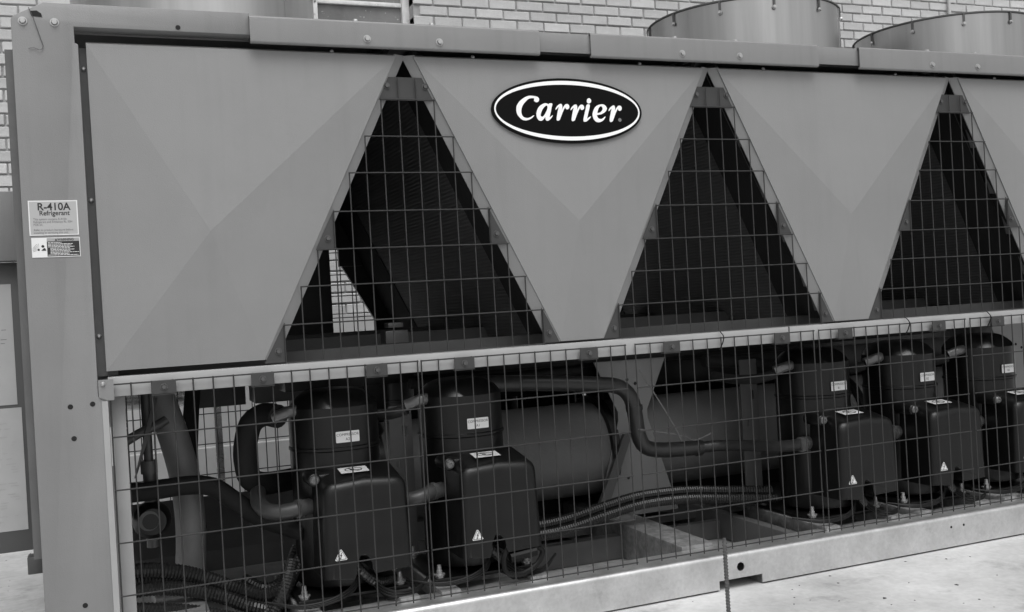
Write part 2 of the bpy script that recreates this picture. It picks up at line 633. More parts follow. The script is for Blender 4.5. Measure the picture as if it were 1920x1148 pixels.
b = MB()
b.box((-.990, -.0225, .006), (-.9725, -.0205, .893), bev=.0008, seg=1)
part('post_flange', b, BELT, CH, 0)
b = MB()
b.box((-.972, .052, .004), (-.925, .10, .90), bev=.002)
part('post_return', b, BELT, CH)
b = MB()
b.box((-.9715, -.012, .70), (-.963, -.010, .815))
part('edge_label', b, WHITE, CH, 0)
b = MB()      # recessed strip between post and first panel
b.box((-1.004, .034, .965), (-.94, .05, 1.948))
strip = part('edge_strip', b, PAINTD, CH, 0)
for z in (1.885, 1.492, 1.085):
    link('screw', SCREW, strip, (-.987, .034, z))
b = MB()
b.plate([[(-.997, .906), (-.974, .895), (-.955, .895), (-.955, .957), (-.997, .957)]], -.024, -.021)
gus = part('corner_gusset', b, PAINT2, CH, 0)
link('screw', SCREW, gus, (-.984, -.024, .944))

def arc(cy, cz, r, a0, a1, n):
    return [(cy + r * math.cos(math.radians(a0 + (a1 - a0) * i / n)), cz + r * math.sin(math.radians(a0 + (a1 - a0) * i / n))) for i in range(n + 1)]
# top rail: continuous beam with proud channel covers
b = MB()
b.box((-.500, -.024, 1.982), (XE, -.019, 2.0505), bev=.0015)
b.box((-.500, -.0185, 2.044), (XE, .07, 2.0485))
part('top_beam', b, PAINT2, CH)
def fwd(v, c, y):
    return c + (v - c) * (3.2417 + y) / 3.2417
RY = -.038
for x0, x1, bl in ((-.498, .496, (-.123, .126)), (.696, 1.699, (1.074, 1.328)), (1.903, 3.09, (2.281, 2.531)), (3.29, XE - .1, (3.5, 3.75))):
    x0, x1 = fwd(x0, CP.x, RY), fwd(x1, CP.x, RY)
    b = MB()
    q = .008
    prof = [(RY + .012, 1.967), (RY + .006, 1.9675)] + arc(RY + q, 1.967 + q, q, 225, 180, 4) + arc(RY + q, 2.0535 - q, q, 180, 90, 5) + [(.075, 2.0535), (.075, 2.0505)] + arc(RY + q, 2.0535 - q, q - .003, 90, 180, 5) + [(RY + .003, 1.976), (RY + .012, 1.970)]
    n = len(prof)
    b.add([(x, p[0], p[1]) for x in (x0, x1) for p in prof], [(i, (i + 1) % n, n + (i + 1) % n, n + i) for i in range(n)])
    for k_ in (0, 1):
        tri = tessellate_polygon([[Vector((p[0], p[1], 0)) for p in prof]])
        b.add([(x0 if k_ == 0 else x1, p[0], p[1]) for p in prof], [tuple(t) for t in tri])
    rail = part('top_rail', b, PAINT2, CH)
    for x in bl:
        link('bolt', BOLT_HEX, rail, (fwd(x, CP.x, RY), RY, 1.995))
    for x in (bl[0] - .04, bl[1] - .03):
        link('bolt', BOLT_HEX, rail, (x, -.015, 2.0535), (math.radians(-90), 0, 0))

# fan deck
b = MB()
b.box((-1.165, .08, 2.0), (XE, DEPTH, 2.035))
part('fan_deck', b, PAINTD, CH, 0)

# V-shaped side panels: shallow pyramids with return flanges
def v_panel(tl, tr, br, bl, apex, left_flange=True, h=.033):
    """folded sheet: shallow pyramid with soft creases, return edges and side flanges"""
    b = MB()
    A = Vector((apex[0], apex[1]))
    rim = [Vector(p) for p in (tl, tr, br, bl)]
    FR = [(p.x, 0.0, p.y) for p in rim]
    b.add(FR + [(A.x, -h, A.y)], [(0, 1, 4), (1, 2, 4), (2, 3, 4), (3, 0, 4)])
    F = [(p.x, 0.0, p.y) for p in rim]
    K = [(p.x, .028, p.y) for p in rim]
    b.add(F + K, [(0, 4, 5, 1), (1, 5, 6, 2), (2, 6, 7, 3), (3, 7, 4, 0), (4, 7, 6, 5)])
    b.add([(tl[0], .002, tl[1]), (tr[0], .002, tr[1]), (tr[0], .024, tr[1] + .010), (tl[0], .024, tl[1] + .010),
           (tl[0], .006, tl[1] - .002), (tr[0], .006, tr[1] - .002), (tr[0], .027, tr[1] + .008), (tl[0], .027, tl[1] + .008)],
          [(0, 1, 2, 3), (7, 6, 5, 4), (0, 3, 7, 4), (1, 5, 6, 2), (3, 2, 6, 7), (0, 4, 5, 1)])
    def flange(a, d, out):
        w_, dp = .044 * out, .021
        P0 = [(a[0], .003, a[1]), (d[0], .003, d[1]), (d[0] + w_, dp, d[1]), (a[0] + w_, dp, a[1])]
        P1 = [(p[0], p[1] + .004, p[2]) for p in P0]
        b.add(P0 + P1, [(0, 1, 2, 3), (7, 6, 5, 4), (0, 3, 7, 4), (1, 5, 6, 2), (3, 2, 6, 7), (0, 4, 5, 1)])
    flange((tr[0] - .006, tr[1] + .006), br, .95)
    if left_flange:
        flange((tl[0] + .006, tl[1] + .006), bl, -.95)
    return part('side_panel', b, PAINT, CH, smooth=0)
pan = v_panel((-.977, 1.954), (-.028, 1.954), (-.510, .980), (-.972, .980), (-.655, 1.386), left_flange=False)
for x in (-.24,):
    link('screw', SCREW, pan, (x, .012, 1.962))
for i, c in enumerate((.597, 1.791, 2.985, 4.179)):
    pan = v_panel((c - .566, 1.953), (c + .566, 1.953), (c + .083, .970), (c - .083, .970), (c, 1.39))
    for x in (c - .35, c + .3):
        link('screw', SCREW, pan, (x, .012, 1.962))
# rear panels, put in to block light from behind
for c in (-.597, .597, 1.791, 2.985, 4.179):
    b = MB()
    x0 = c - .566 if c > -.5 else -1.0
    xb = c - .083 if c > -.5 else -1.0
    b.plate([[(x0, 1.97), (xb, .96), (c + .083, .96), (c + .566, 1.97)]], DEPTH - .02, DEPTH)
    part('rear_panel', b, PAINTD, CH, 0)

# belt channel
b = MB()
b.box((-.970, -.006, .903), (XE, .06, .962), bev=.003)
part('belt_channel', b, BELT, CH)
for x in (1.478, 3.90):      # lapped joint
    b = MB()
    b.box((x, -.0085, .9035), (x + .004, -.004, .962))
    part('joint', b, BOLTD, CH, 0)
b = MB()
b.box((-.95, .16, .93), (XE, .20, .995))
part('inner_ledge', b, INNER, CH, 0)
b = MB()
b.box((-.95, .75, .95), (XE, .83, 1.02))
b.box((-.95, 1.5, .95), (XE, 1.58, 1.02))
part('longitudinal_beam', b, INNER, CH, 0)
b = MB()
b.box((.02, .52, .985), (.11, .60, 1.035), bev=.004)
b.box((.03, .515, 1.045), (.09, .58, 1.065), bev=.004)
part('junction_box', b, BOLTD, CH)
for x in (-.55, .55, .64, 1.75, 1.84, 2.94, 3.03):
    b = MB()
    b.box((x, .20, .94), (x + .05, DEPTH - .05, .985))
    part('cross_beam', b, INNER, CH, 0)

# condenser coils
def coil(c, side):
    b = MB()
    x0, x1 = c + side * .075, c + side * .555
    n = Vector((-.98 * side, 0, .48)).normalized() * .05
    y0, y1 = .13, DEPTH - .06
    vs = []
    for y in (y0, y1):
        vs += [(x0, y, .985), (x1, y, 1.985), (x1 + n.x, y, 1.985 + n.z), (x0 + n.x, y, .985 + n.z)]
    b.add(vs, [(0, 1, 2, 3), (7, 6, 5, 4), (0, 4, 5, 1), (1, 5, 6, 2), (2, 6, 7, 3), (3, 7, 4, 0)])
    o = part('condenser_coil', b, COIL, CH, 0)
    h = MB()
    h.tube([(x0 + n.x * .5 + side * .0, .10, .99), (x1 + n.x * .5, .10, 1.98)], .026, 12)
    part('header', h, BLACK, o)
    h = MB()
    h.tube([(x0 + n.x * .5, DEPTH - .05, .99), (x1 + n.x * .5, DEPTH - .05, 1.98)], .03, 12)
    part('header', h, BLACK, o)
    h = MB()      # black end plate along the front edge of the fin block
    m_ = n.normalized() * -.004
    vs = []
    for y in (.04, .30):
        vs += [(x0 + m_.x, y, .985 + m_.z), (x1 + m_.x, y, 1.985 + m_.z), (x1 + n.x * .2, y, 1.985 + n.z * .2), (x0 + n.x * .2, y, .985 + n.z * .2)]
    h.add(vs, [(0, 1, 2, 3), (7, 6, 5, 4), (0, 4, 5, 1), (1, 5, 6, 2), (2, 6, 7, 3), (3, 7, 4, 0)])
    part('end_plate', h, RUBBER, o, 0)
    h = MB()
    vs = []
    for y in (1.72, DEPTH - .05):
        vs += [(x0 + m_.x, y, .985 + m_.z), (x1 + m_.x, y, 1.985 + m_.z), (x1 + n.x * .2, y, 1.985 + n.z * .2), (x0 + n.x * .2, y, .985 + n.z * .2)]
    h.add(vs, [(0, 1, 2, 3), (7, 6, 5, 4), (0, 4, 5, 1), (1, 5, 6, 2), (2, 6, 7, 3), (3, 7, 4, 0)])
    part('end_plate', h, RUBBER, o, 0)
    if side < 0:
        for t in (.06, .16, .34, .52, .72):
            xx, zz = x0 + (x1 - x0) * t, .985 + 1.0 * t
            k = MB()
            k.add([(xx - .005, .085, zz - .03), (xx + .035, .055, zz - .035), (xx + .012, .055, zz + .045), (xx - .028, .085, zz + .05),
                   (xx - .005, .089, zz - .03), (xx + .035, .059, zz - .035), (xx + .012, .059, zz + .045), (xx - .028, .089, zz + .05)],
                  [(0, 1, 2, 3), (7, 6, 5, 4), (0, 4, 5, 1), (1, 5, 6, 2), (2, 6, 7, 3), (3, 7, 4, 0)])
            part('bracket', k, PAINTD if c > 1 else BOLTD, o, 0)
    return o
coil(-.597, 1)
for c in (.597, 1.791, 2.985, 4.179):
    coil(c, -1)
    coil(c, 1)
b = MB()      # dark baffle seen deep inside the first bay
b.box((-.48, DEPTH - .12, .95), (.16, DEPTH - .09, 1.98))
b.box((.155, DEPTH - .12, 1.46), (.215, DEPTH - .09, 1.98))
b.box((.21, DEPTH - .12, 1.36), (.40, DEPTH - .09, 1.98))
b.plate([[(.225, 1.359), (.388, 1.07), (.388, .95), (.60, .95), (.42, 1.359)]], DEPTH - .118, DEPTH - .092)
part('baffle', b, BLACK, CH, 0)

# triangular wire guards of the bays
def wire(parent, a, d, r=.0023, name='wire', mt=None):
    b = MB()
    b.tube([a, d], r, 6)
    return part(name, b, mt or WIRE, parent)
VZ = [1.809, 1.686, 1.566, 1.441, 1.320, 1.204, 1.085]
VH = [.0915, .152, .2105, .2695, .3275, .387, .447]
for bi in range(4):
    c = bi * P + .003
    y = -.004
    b = MB()      # outer stepped edge
    b.tube([(c - VH[6], y, .966), (c + VH[6], y, .966)], .0023, 6)
    for k in range(7):
        for s in (-1, 1):
            zt = VZ[k]
            zb = VZ[k + 1] if k < 6 else .966
            b.tube([(c + s * VH[k], y + .004, zt), (c + s * VH[k], y + .004, zb)], .0023, 6)
    gd = part('wire_guard', b, WIRE, CH)
    for k in range(7):
        wire(gd, (c - VH[k] - .003, y, VZ[k]), (c + VH[k] + .003, y, VZ[k]))
    for s in (-1, 1):
        wire(gd, (c + s * .0305, y + .004, 1.880), (c + s * .0305, y + .004, .966))
        for k in range(6):
            wire(gd, (c + s * VH[k], y + .004, VZ[k + 1]), (c + s * VH[k], y + .004, .966))
    k = MB()      # top plate
    k.plate([[(c - .062, 1.885), (c - .098, 1.808), (c + .098, 1.808), (c + .062, 1.885)]], .009, .013)
    tp = part('guard_bracket', k, CLIP, gd, 0)
    for s in (-1, 1):
        link('bolt', BOLT_DRK, gd, (c + s * .066, .009, 1.855))
    for (za, zb, h0, h1) in ((VZ[3], VZ[4], VH[3], VH[4]), (VZ[6], .968, VH[6], VH[6] + .062)):
        for s in (-1, 1):
            k = MB()
            lp = [(c + s * (h0 - .003), za + .008), (c + s * (h0 - .003), zb), (c + s * (h1 + .004), zb)]
            k.plate([lp if s < 0 else lp[::-1]], .005, .008)
            part('guard_bracket', k, CLIP, gd, 0)
            link('bolt', BOLT_DRK, gd, (c + s * (h0 + .022), .005, zb + .035))

# rectangular wire guards of the lower half
ZL = [.940, .784, .627, .470, .313, .158]
GX = [(-.966, -.019), (-.006, .757), (.798, 1.587), (1.613, 2.364), (2.394, 3.16), (3.19, 3.95), (3.98, 4.75)]
CL = [(-.815, -.524, -.16), (.141, .606), (.942, 1.43), (1.731, 2.212), (2.537, 3.02), (3.33, 3.81), (4.13, 4.6)]
for (x0, x1), cls in zip(GX, CL):
    y = -.020
    b = MB()
    for x in (x0, x1):
        b.tube([(x, y + .0045, ZL[0] + .003), (x, y + .0045, ZL[-1] - .008)], .0024, 6)
    for z in (ZL[0], ZL[-1]):
        b.tube([(x0 - .002, y, z), (x1 + .002, y, z)], .0024, 6)
    gd = part('wire_guard', b, WIRE, CH)
    n = round((x1 - x0) / .0598)
    for i in range(1, n):
        x = x0 + (x1 - x0) * i / n + random.uniform(-.001, .001)
        wire(gd, (x, y + .0045, ZL[0] + .003), (x + random.uniform(-.0015, .0015), y + .0045, ZL[-1] - .010))
    for z in ZL[1:-1]:
        wire(gd, (x0 - .002, y, z), (x1 + .002, y, z + random.uniform(-.001, .001)))
    for x in cls:
        k = MB()
        k.box((x - .035, -.030, .900), (x + .035, -.0265, .943), bev=.001, seg=1)
        k.box((x - .035, -.030, .899), (x + .035, -.008, .9025))
        part('clip', k, CLIP, gd, 0)
        link('bolt', BOLT_DRK, gd, (x, -.030, .922))
# rear guards
b = MB()
y = DEPTH + .01
for bi in range(4):
    c = bi * P
    for i in range(-9, 10):
        x = i * .0605
        zt = min(1.9, 1.94 - (abs(x) - .02) * 2.0)
        if zt > 1.0:
            b.tube([(c + x, y, .96), (c + x, y, zt)], .0028, 5)
    for k in range(7):
        b.tube([(c - VH[k], y, VZ[k]), (c + VH[k], y, VZ[k])], .0028, 5)
for i in range(92):
    x = -.95 + i * .062
    b.tube([(x, y, .12), (x, y, .94)], .0028, 5)
for z in ZL:
    b.tube([(-.96, y, z), (XE, y, z)], .0028, 5)
tag(part('rear_wire_guard', b, REARW, CH, 35, False), kind='stuff')

# base frame
b = MB()
r_ = .018
front = [(-1.0, .007), (1.092, .007), (1.092, .039), (1.283, .039), (1.283, .007), (3.49, .007), (3.49, .039), (3.68, .039), (3.68, .007), (XE, .007), (XE, .134 - r_), (-1.0, .134 - r_)]
b.plate([front, circle2d(1.189, .080, .0165, 24)[::-1], circle2d(3.585, .080, .0165, 24)[::-1]], -.024, -.019)
prof = arc(-.024 + r_, .134 - r_, r_, 180, 90, 6) + [(.11, .134), (.11, .129)] + arc(-.024 + r_, .134 - r_, r_ - .005, 90, 180, 6)
vs = [(x, p[0], p[1]) for x in (-1.0, XE) for p in prof]
n = len(prof)
b.add(vs, [(i, (i + 1) % n, n + (i + 1) % n, n + i) for i in range(n)])
base = part('base_rail', b, GALV, CH, 30)
for x, z in ((2.222, .088), (2.29, .0885)):
    o = link('bolt_hole', HOLEM, base, (x, -.0242, z))
    o.scale = (.7, 1, .7)
for x0 in (1.092, 3.49):
    b = MB()
    x1 = x0 + .191
    lp = [(x0 - .006, .002), (x0 - .001, .002), (x0 - .001, .0445), (x1 + .001, .0445), (x1 + .001, .002), (x1 + .006, .002), (x1 + .006, .0495), (x0 - .006, .0495)]
    b.plate([lp], -.018, .9)
    part('fork_pocket', b, GALVD, CH, 0)
b = MB()
b.box((-1.0, DEPTH - .08, .002), (XE, DEPTH, .134), bev=.006)
part('base_rail', b, GALVD, CH)
for x0, x1, h in ((-.86, -.70, .17), (1.02, 1.165, .150), (1.55, 1.60, .12), (3.30, 3.45, .15)):
    b = MB()
    b.box((x0, .112, .002), (x1, DEPTH - .085, h), bev=.008)
    part('cross_member', b, PAINTD if x1 - x0 < .1 else GALVD, CH)
b = MB()
b.box((.55, .60, .002), (1.018, .66, .10), bev=.004)
b.box((1.168, .66, .002), (1.60, .70, .085), bev=.004)
part('tie_bar', b, PAINTD, CH)
b = MB()      # sloped pan behind the left compressors
b.add([(-.92, .95, .20), (.5, .95, .20), (.5, 1.3, .36), (-.92, 1.3, .36), (-.92, .95, .12), (.5, .95, .12), (.5, 1.3, .12), (-.92, 1.3, .12)],
      [(0, 1, 2, 3), (4, 7, 6, 5), (0, 4, 5, 1), (1, 5, 6, 2), (2, 6, 7, 3), (3, 7, 4, 0)])
part('pan', b, PAINTD, CH, 0)

# ------------------------------------------------------------------ compressors
def compressor_shell():
    b = MB()
    R = .156
    prof = [(.0001, .165), (R * .8, .165), (R * .97, .18), (R, .21), (R, .640), (R + .005, .644), (R + .005, .652), (R, .656), (R, .790)]
    # extra rings over the dome for the pressed ledge
    dome = []
    n = 96
    b.lathe(prof[:9], n=n)
    for i in range(49):
        t = i / 48
        rr = R * (1 - t) + .0001
        z = .790 + .060 * (1 - (rr / R) ** 4.2)
        dome.append((rr, z))
    d = MB()
    d.lathe(dome, n=n)
    out = []
    for x, y, z in d.v:
        v = -y * .97 + .24 * x      # pressed flat facet towards the front
        z = min(z, .783 + (.150 - v) * .80)
        out.append((x, y, z))
    b.add(out, d.f)
    return b.mesh('compressor', BLACK, 40)
SHELL = compressor_shell()

def terminal_box():
    """black moulded cover in front of the shell, arched notch at its foot"""
    x0, x1 = -.108, .176
    def front(sx, zt):
        pts = [(x0 - .008, .245), (x0 + .075, .236), (x0 + .083, .262)]
        for i in range(9):
            a = math.radians(180 - 180 * i / 8)
            pts.append((x0 + .117 + .034 * math.cos(a), .275 + .030 * math.sin(a)))
        pts += [(x0 + .151, .262), (x0 + .160, .245), (x1 + .010, .250)]
        rr = .040
        pts += [(x1 + .004, .40)]
        for i in range(7):
            a = math.radians(0 + 90 * i / 6)
            pts.append((x1 - .040 + .040 * math.cos(a), zt - rr + rr * math.sin(a)))
        pts.append(((x0 + x1) / 2, zt + .008))
        for i in range(7):
            a = math.radians(90 + 90 * i / 6)
            pts.append((x0 + .040 + .040 * math.cos(a), zt - rr + rr * math.sin(a)))
        pts.append((x0 - .004, .40))
        return pts
    A = front(0, .560)
    cx, cz = (x0 + x1) / 2, .39
    def ring(ins, y, lift=0.0):
        sx, sz = 1 - ins / .142, 1 - ins / .172
        return [(cx + (p[0] - cx) * sx, y, cz + (p[1] - cz) * (sz if p[1] > .3 else 1 - (1 - sz) * .15) + (lift if p[1] > .42 else 0)) for p in A]
    rr_ = .032
    rings = []
    for q in range(8):
        a = math.radians(90 * q / 7)
        rings.append(ring(rr_ * (1 - math.sin(a)), -.300 + rr_ * (1 - math.cos(a)), 0))
    rings += [ring(-.001, -.20, .013), ring(-.001, -.11, .028)]
    b = MB()
    n = len(A)
    vs = [p for r in rings for p in r]
    fs = []
    for i in range(len(rings) - 1):
        for j in range(n):
            j2 = (j + 1) % n
            fs.append((i * n + j, (i + 1) * n + j, (i + 1) * n + j2, i * n + j2))
    tri = tessellate_polygon([[Vector((p[0], p[2], 0)) for p in rings[0]]])
    fs += [tuple(t) for t in tri]
    b.add(vs, fs)
    # fixing lug at the upper left
    b.lathe([(.0001, -.208), (.018, -.208), (.023, -.203), (.024, -.11)], (x0 - .010, 0, .562), 20, axis='Y')
    b.box((x0 - .008, -.20, .545), (x0 + .05, -.12, .579), bev=.01, seg=3)
    return b.mesh('terminal_box', BOXP, 50)
TBOX = terminal_box()
LUG = MB()
LUG.lathe([(.016, 0), (.016, -.006), (.012, -.011), (.006, -.012), (.005, -.009), (.0001, -.009)], n=18, axis='Y')
LUGM = LUG.mesh('lug_screw', COPPER)

def warning_triangle():
    b = MB()
    def tri(s, dy):
        return [(-.020 * s, -.0135 * s), (-.017 * s, -.0165 * s), (.017 * s, -.0165 * s), (.020 * s, -.0135 * s), (.0025 * s, .0185 * s), (-.0025 * s, .0185 * s)]
    b.plate([tri(1, 0)], -.0012, 0, 0)
    b.plate([tri(.86, 0), tri(.76, 0)[::-1]], -.0016, -.0011, 1)
    b.plate([[(.002, .009), (-.0042, -.0018), (-.0002, -.0010), (-.003, -.0085), (-.0050, -.0075), (-.0035, -.0125), (.0008, -.0095), (-.0012, -.0090), (.0038, .0022), (-.0002, .0014), (.0046, .0095)]], -.0017, -.0011, 1)
    return b.mesh('warning_triangle', [WHITE, INK], 0)
TRIM = warning_triangle()

def top_sticker():
    b = MB()
    b.box((-.048, -.030, 0), (.048, .030, .0008), 0)
    ring = circle2d(0, 0, .030, 28, .022)
    ringi = circle2d(0, 0, .026, 28, .018)
    t = MB()
    t.plate([ring, ringi[::-1]], .0009, .0013)
    t.plate([[(-.018, .012), (-.014, .016), (.020, -.010), (.016, -.015)]], .0009, .0013)
    t.plate([circle2d(-.004, 0, .009, 12)], .0009, .00125)
    b.add([(x, z, y) for x, y, z in t.v], [f[::-1] for f in t.f], 1)
    return b.mesh('top_sticker', [WHITE, INK], 0)
TOPST = top_sticker()

def nameplate(code):
    b = MB()
    b.plate([[(-.039, -.019), (.039, -.019), (.041, -.017), (.041, .017), (.039, .019), (-.039, .019), (-.041, .017), (-.041, -.017)]], -.0012, 0, 0)
    b.text('COMPRESSOR', .0125, (0, -.0016, .0035), 1, wscale=1.0)
    b.text(code, .0135, (0, -.0016, -.0125), 1)
    return b.mesh('nameplate', [WHITE, INK], 0)

mp_ = MB()
mp_.box((-.19, -.19, .150), (.19, .19, .163), bev=.003)
MOUNT = mp_.mesh('mounting_plate', BLACK)
fb = MB()
fb.lathe([(.0165, 0), (.0165, .022), (.010, .0225), (.0205, .023), (.0205, .027), (.0105, .0275), (.0105, .040), (.0085, .041), (.0075, .058), (.0001, .059)], n=12)
FOOT = fb.mesh('foot_bolt', BOLT, 30)
COMP = [(-.233, 'A2'), (.242, 'A1'), (1.855, 'B1'), (2.335, 'B2'), (2.812, 'B3')]
CY = .35
for x, code in COMP:
    o = link('compressor', SHELL, CH, (x, CY, 0))
    link('terminal_box', TBOX, o)
    link('lug_screw', LUGM, o, (-.118, -.208, .562))
    link('warning_triangle', TRIM, o, (-.062, -.3005, .323))
    link('top_sticker', TOPST, o, (.014, -.212, .5835), (math.radians(8.5), 0, 0))
    link('nameplate', nameplate(code), o, (.013, -.1575, .690), (0, 0, math.radians(2)))
    link('mounting_plate', MOUNT, o)
    for sx in (-1, 1):
        for sy in (-1, 1):
            link('foot_bolt', FOOT, o, (sx * .165, sy * .165, .150 if False else .148))
    # discharge and suction stubs
    s = MB()
    s.tube(spline([(-.10, -.03, .782), (-.16, -.05, .782), (-.215, -.03, .764)], .01), .021, 14)
    s.tube([(-.122, -.036, .782), (-.132, -.039, .782)], .026, 14)
    part('discharge_stub', s, COPPER, o)
    s = MB()
    s.tube([(-.10, -.09, .458), (-.156, -.115, .458)], .028, 14)
    s.tube([(-.150, -.112, .458), (-.166, -.120, .458)], .032, 12)
    part('suction_stub', s, COPPER, o)
for x in (.50, .92, 1.90, 2.38, 2.86, 3.34):      # second bank along the far side, added to block light from the rear
    o = link('compressor', SHELL, CH, (x, 1.85, 0), (0, 0, math.pi))
    link('mounting_plate', MOUNT, o)
    link('terminal_box', TBOX, o)
for x, code in COMP:      # mounting bars under the feet
    for s in (-1, 1):
        b = MB()
        b.box((x + s * .165 - .035, .055, .096), (x + s * .165 + .035, .62, .148), bev=.004)
        part('mounting_bar', b, GALVD, CH)
for x0, x1 in ((-.45, .47), (1.62, 3.05)):
    b = MB()
    b.box((x0, .56, .02), (x1, .60, .0955), bev=.003)
    part('mounting_bar', b, GALVD, CH)

# ------------------------------------------------------------------ evaporator and supports
b = MB()
ex, ez, er = 1.02, .420, .213
b.lathe([(.0001, .02), (er, .02), (er, 3.9), (.0001, 3.9)], (0, ex, ez), 48, axis='X')
ev = part('evaporator', b, FOAM, CH, 40)
for x in (.03, 1.10, 2.5, 3.7):
    b = MB()
    b.lathe([(er + .001, x), (er + .030, x), (er + .030, x + .035), (er + .001, x + .035)], (0, ex, ez), 48, axis='X')
    part('band', b, BLACK, ev, 30)
b = MB()
b.box((.50, 1.19, .004), (4.2, 1.21, .30))
part('light_block_panel', b, BLACK, CH, 0)  # dark panel added to keep light out below the evaporator
b = MB()
b.box((.50, .86, .06), (1.0, 1.18, .10))
b.box((1.21, .86, .06), (4.2, 1.18, .10))
part('floor_shade_sheet', b, BOLTD, CH, 0)  # dark sheets added as the shade on the floor under the evaporator
b = MB()
b.add([(1.15, .77, .50), (1.19, .77, .50), (1.03, .76, .152), (.98, .76, .152), (1.15, .79, .50), (1.19, .79, .50), (1.03, .785, .152), (.98, .785, .152)],
      [(0, 1, 2, 3), (7, 6, 5, 4), (0, 4, 5, 1), (1, 5, 6, 2), (2, 6, 7, 3), (3, 7, 4, 0)])
part('strut', b, PAINTD, CH, 0)
def hourglass(cx, y, w1=.24, w0=.075, w2=.21):
    b = MB()
    lp = [(cx - w2, .13), (cx + w2, .13), (cx + w0, .56), (cx + w0, .60), (cx + w1, .955), (cx - w1, .955), (cx - w0, .60), (cx - w0, .56)]
    b.plate([lp], y, y + .006)
    b.box((cx - w0 + .01, y + .007, .14), (cx + w0 - .01, y + .06, .95))
    o = part('support_plate', b, PAINT, CH, 0)
    for dx, z in ((-.02, .74), (.02, .72), (-.06, .70), (.02, .45), (-.04, .30)):
        link('bolt_hole', HOLEM, o, (cx + dx, y - .0003, z))
hourglass(1.215, .80)
hourglass(3.58, .80)
hourglass(-1.1, 1.3)
# perforated brackets beside the compressor banks
for x, y, z1 in ((.03, .58, .74), (1.66, .60, .80)):
    b = MB()
    b.plate([[(x, .15), (x + .085, .15), (x + .085, z1), (x, z1)], [(x + .02, .5), (x + .02, .53), (x + .035, .53), (x + .035, .5)], [(x + .05, .62), (x + .05, .66), (x + .07, .66), (x + .07, .62)]], y, y + .005)
    b.box((x + .085, y, .15), (x + .09, y + .06, z1))
    b.box((x - .02, y - .03, .135), (x + .11, y + .07, .15))
    part('bracket_post', b, PAINTD, CH, 0)
# boxes under the belt, most of them added to darken the space there
for (xa, ya, za), (xb, yb, zb), mt in (((-.3, .95, .80), (4.6, 1.10, .90), BLACK), ((.35, 1.32, .66), (1.5, 1.55, .86), BLACK), ((-.35, 1.5, .72), (.0, 1.7, .88), BOLTD),
                                  ((1.3, 1.25, .60), (4.6, 1.45, .82), BLACK), ((-.62, 1.75, .70), (-.36, 1.95, .80), PAINTD), ((-.1, 2.0, .55), (1.0, 2.1, .86), BOLTD), ((1.02, 1.58, .45), (1.30, 1.70, .88), BLACK), ((1.46, 1.9, .45), (1.50, 1.95, .88), BLACK)):
    b = MB()
    b.box((xa, ya, za), (xb, yb, zb), bev=.004)
    part('inner_shade_box', b, mt, CH)

# ------------------------------------------------------------------ pipework
def pipe(pts, r, mt, name='pipe', step=.02, n=16):
    b = MB()
    b.tube(spline(pts, step), r, n)
    return part(name, b, mt, CH, 50)
pipe([(.35, .62, .80), (.70, .61, .775), (.93, .60, .752), (1.045, .60, .732), (1.10, .60, .68), (1.118, .60, .60), (1.128, .60, .52), (1.16, .60, .462), (1.25, .60, .440), (1.43, .585, .434)], .033, PIPE)
pipe([(1.41, .586, .435), (1.50, .55, .438), (1.58, .44, .442), (1.64, .31, .446), (1.695, .232, .458)], .025, PIPE)
b = MB()      # couplings on that pipe
b.tube([(1.114, .60, .645), (1.116, .60, .625)], .037, 16)
b.tube([(1.40, .585, .434), (1.42, .585, .434)], .036, 16)
part('coupling', b, PIPE, CH)
pipe([(-.43, .32, .768), (-.468, .39, .772), (-.512, .42, .740), (-.535, .42, .66), (-.535, .42, .60), (-.52, .44, .545), (-.47, .50, .515), (-.38, .60, .50), (-.2, .7, .50)], .041, RUBBER, 'insulated_pipe')
pipe([(-.395, .232, .458), (-.44, .24, .452), (-.490, .27, .455), (-.510, .34, .475), (-.50, .42, .50)], .027, PIPEB, 'pipe')
pipe([(-.36, .30, .36), (-.44, .38, .385), (-.50, .42, .41), (-.58, .45, .475), (-.65, .46, .53), (-.74, .46, .545), (-.84, .46, .540), (-.915, .46, .540)], .033, RUBBER, 'insulated_pipe')
pipe([(-.83, .62, .95), (-.805, .62, .86), (-.765, .61, .72), (-.735, .60, .58), (-.722, .60, .45), (-.722, .60, .32), (-.735, .60, .16)], .053, PIPEG, 'lagged_pipe')
pipe([(-.66, .9, .88), (-.68, .9, .7), (-.69, .9, .5), (-.67, .9, .3)], .03, RUBBER, 'insulated_pipe')
b = MB()
b.tube([(-.853, .50, .95), (-.853, .50, .64)], .0155, 12)
b.tube([(-.853, .50, .64), (-.853, .50, .595)], .028, 12)
b.tube([(-.853, .50, .61), (-.853, .50, .34)], .022, 12)
part('riser_pipe', b, BOLTD, CH)
b = MB()      # disc-shaped valve body with a round dial
b.lathe([(.0001, -.05), (.045, -.05), (.062, -.03), (.066, 0), (.062, .03), (.045, .05), (.0001, .05)], (-.853, .50, .435), 28, axis='Y')
vb = part('valve_body', b, BLACK, CH)
b = MB()
b.plate([circle2d(-.865, .44, .034, 24), circle2d(-.860, .437, .027, 24)[::-1]], .4475, .449)
part('dial_rim', b, BOLTD, vb, 0)
pipe([(-.93, .40, .72), (-.88, .42, .745), (-.82, .44, .765), (-.79, .45, .78)], .016, BOLTD)
b = MB()
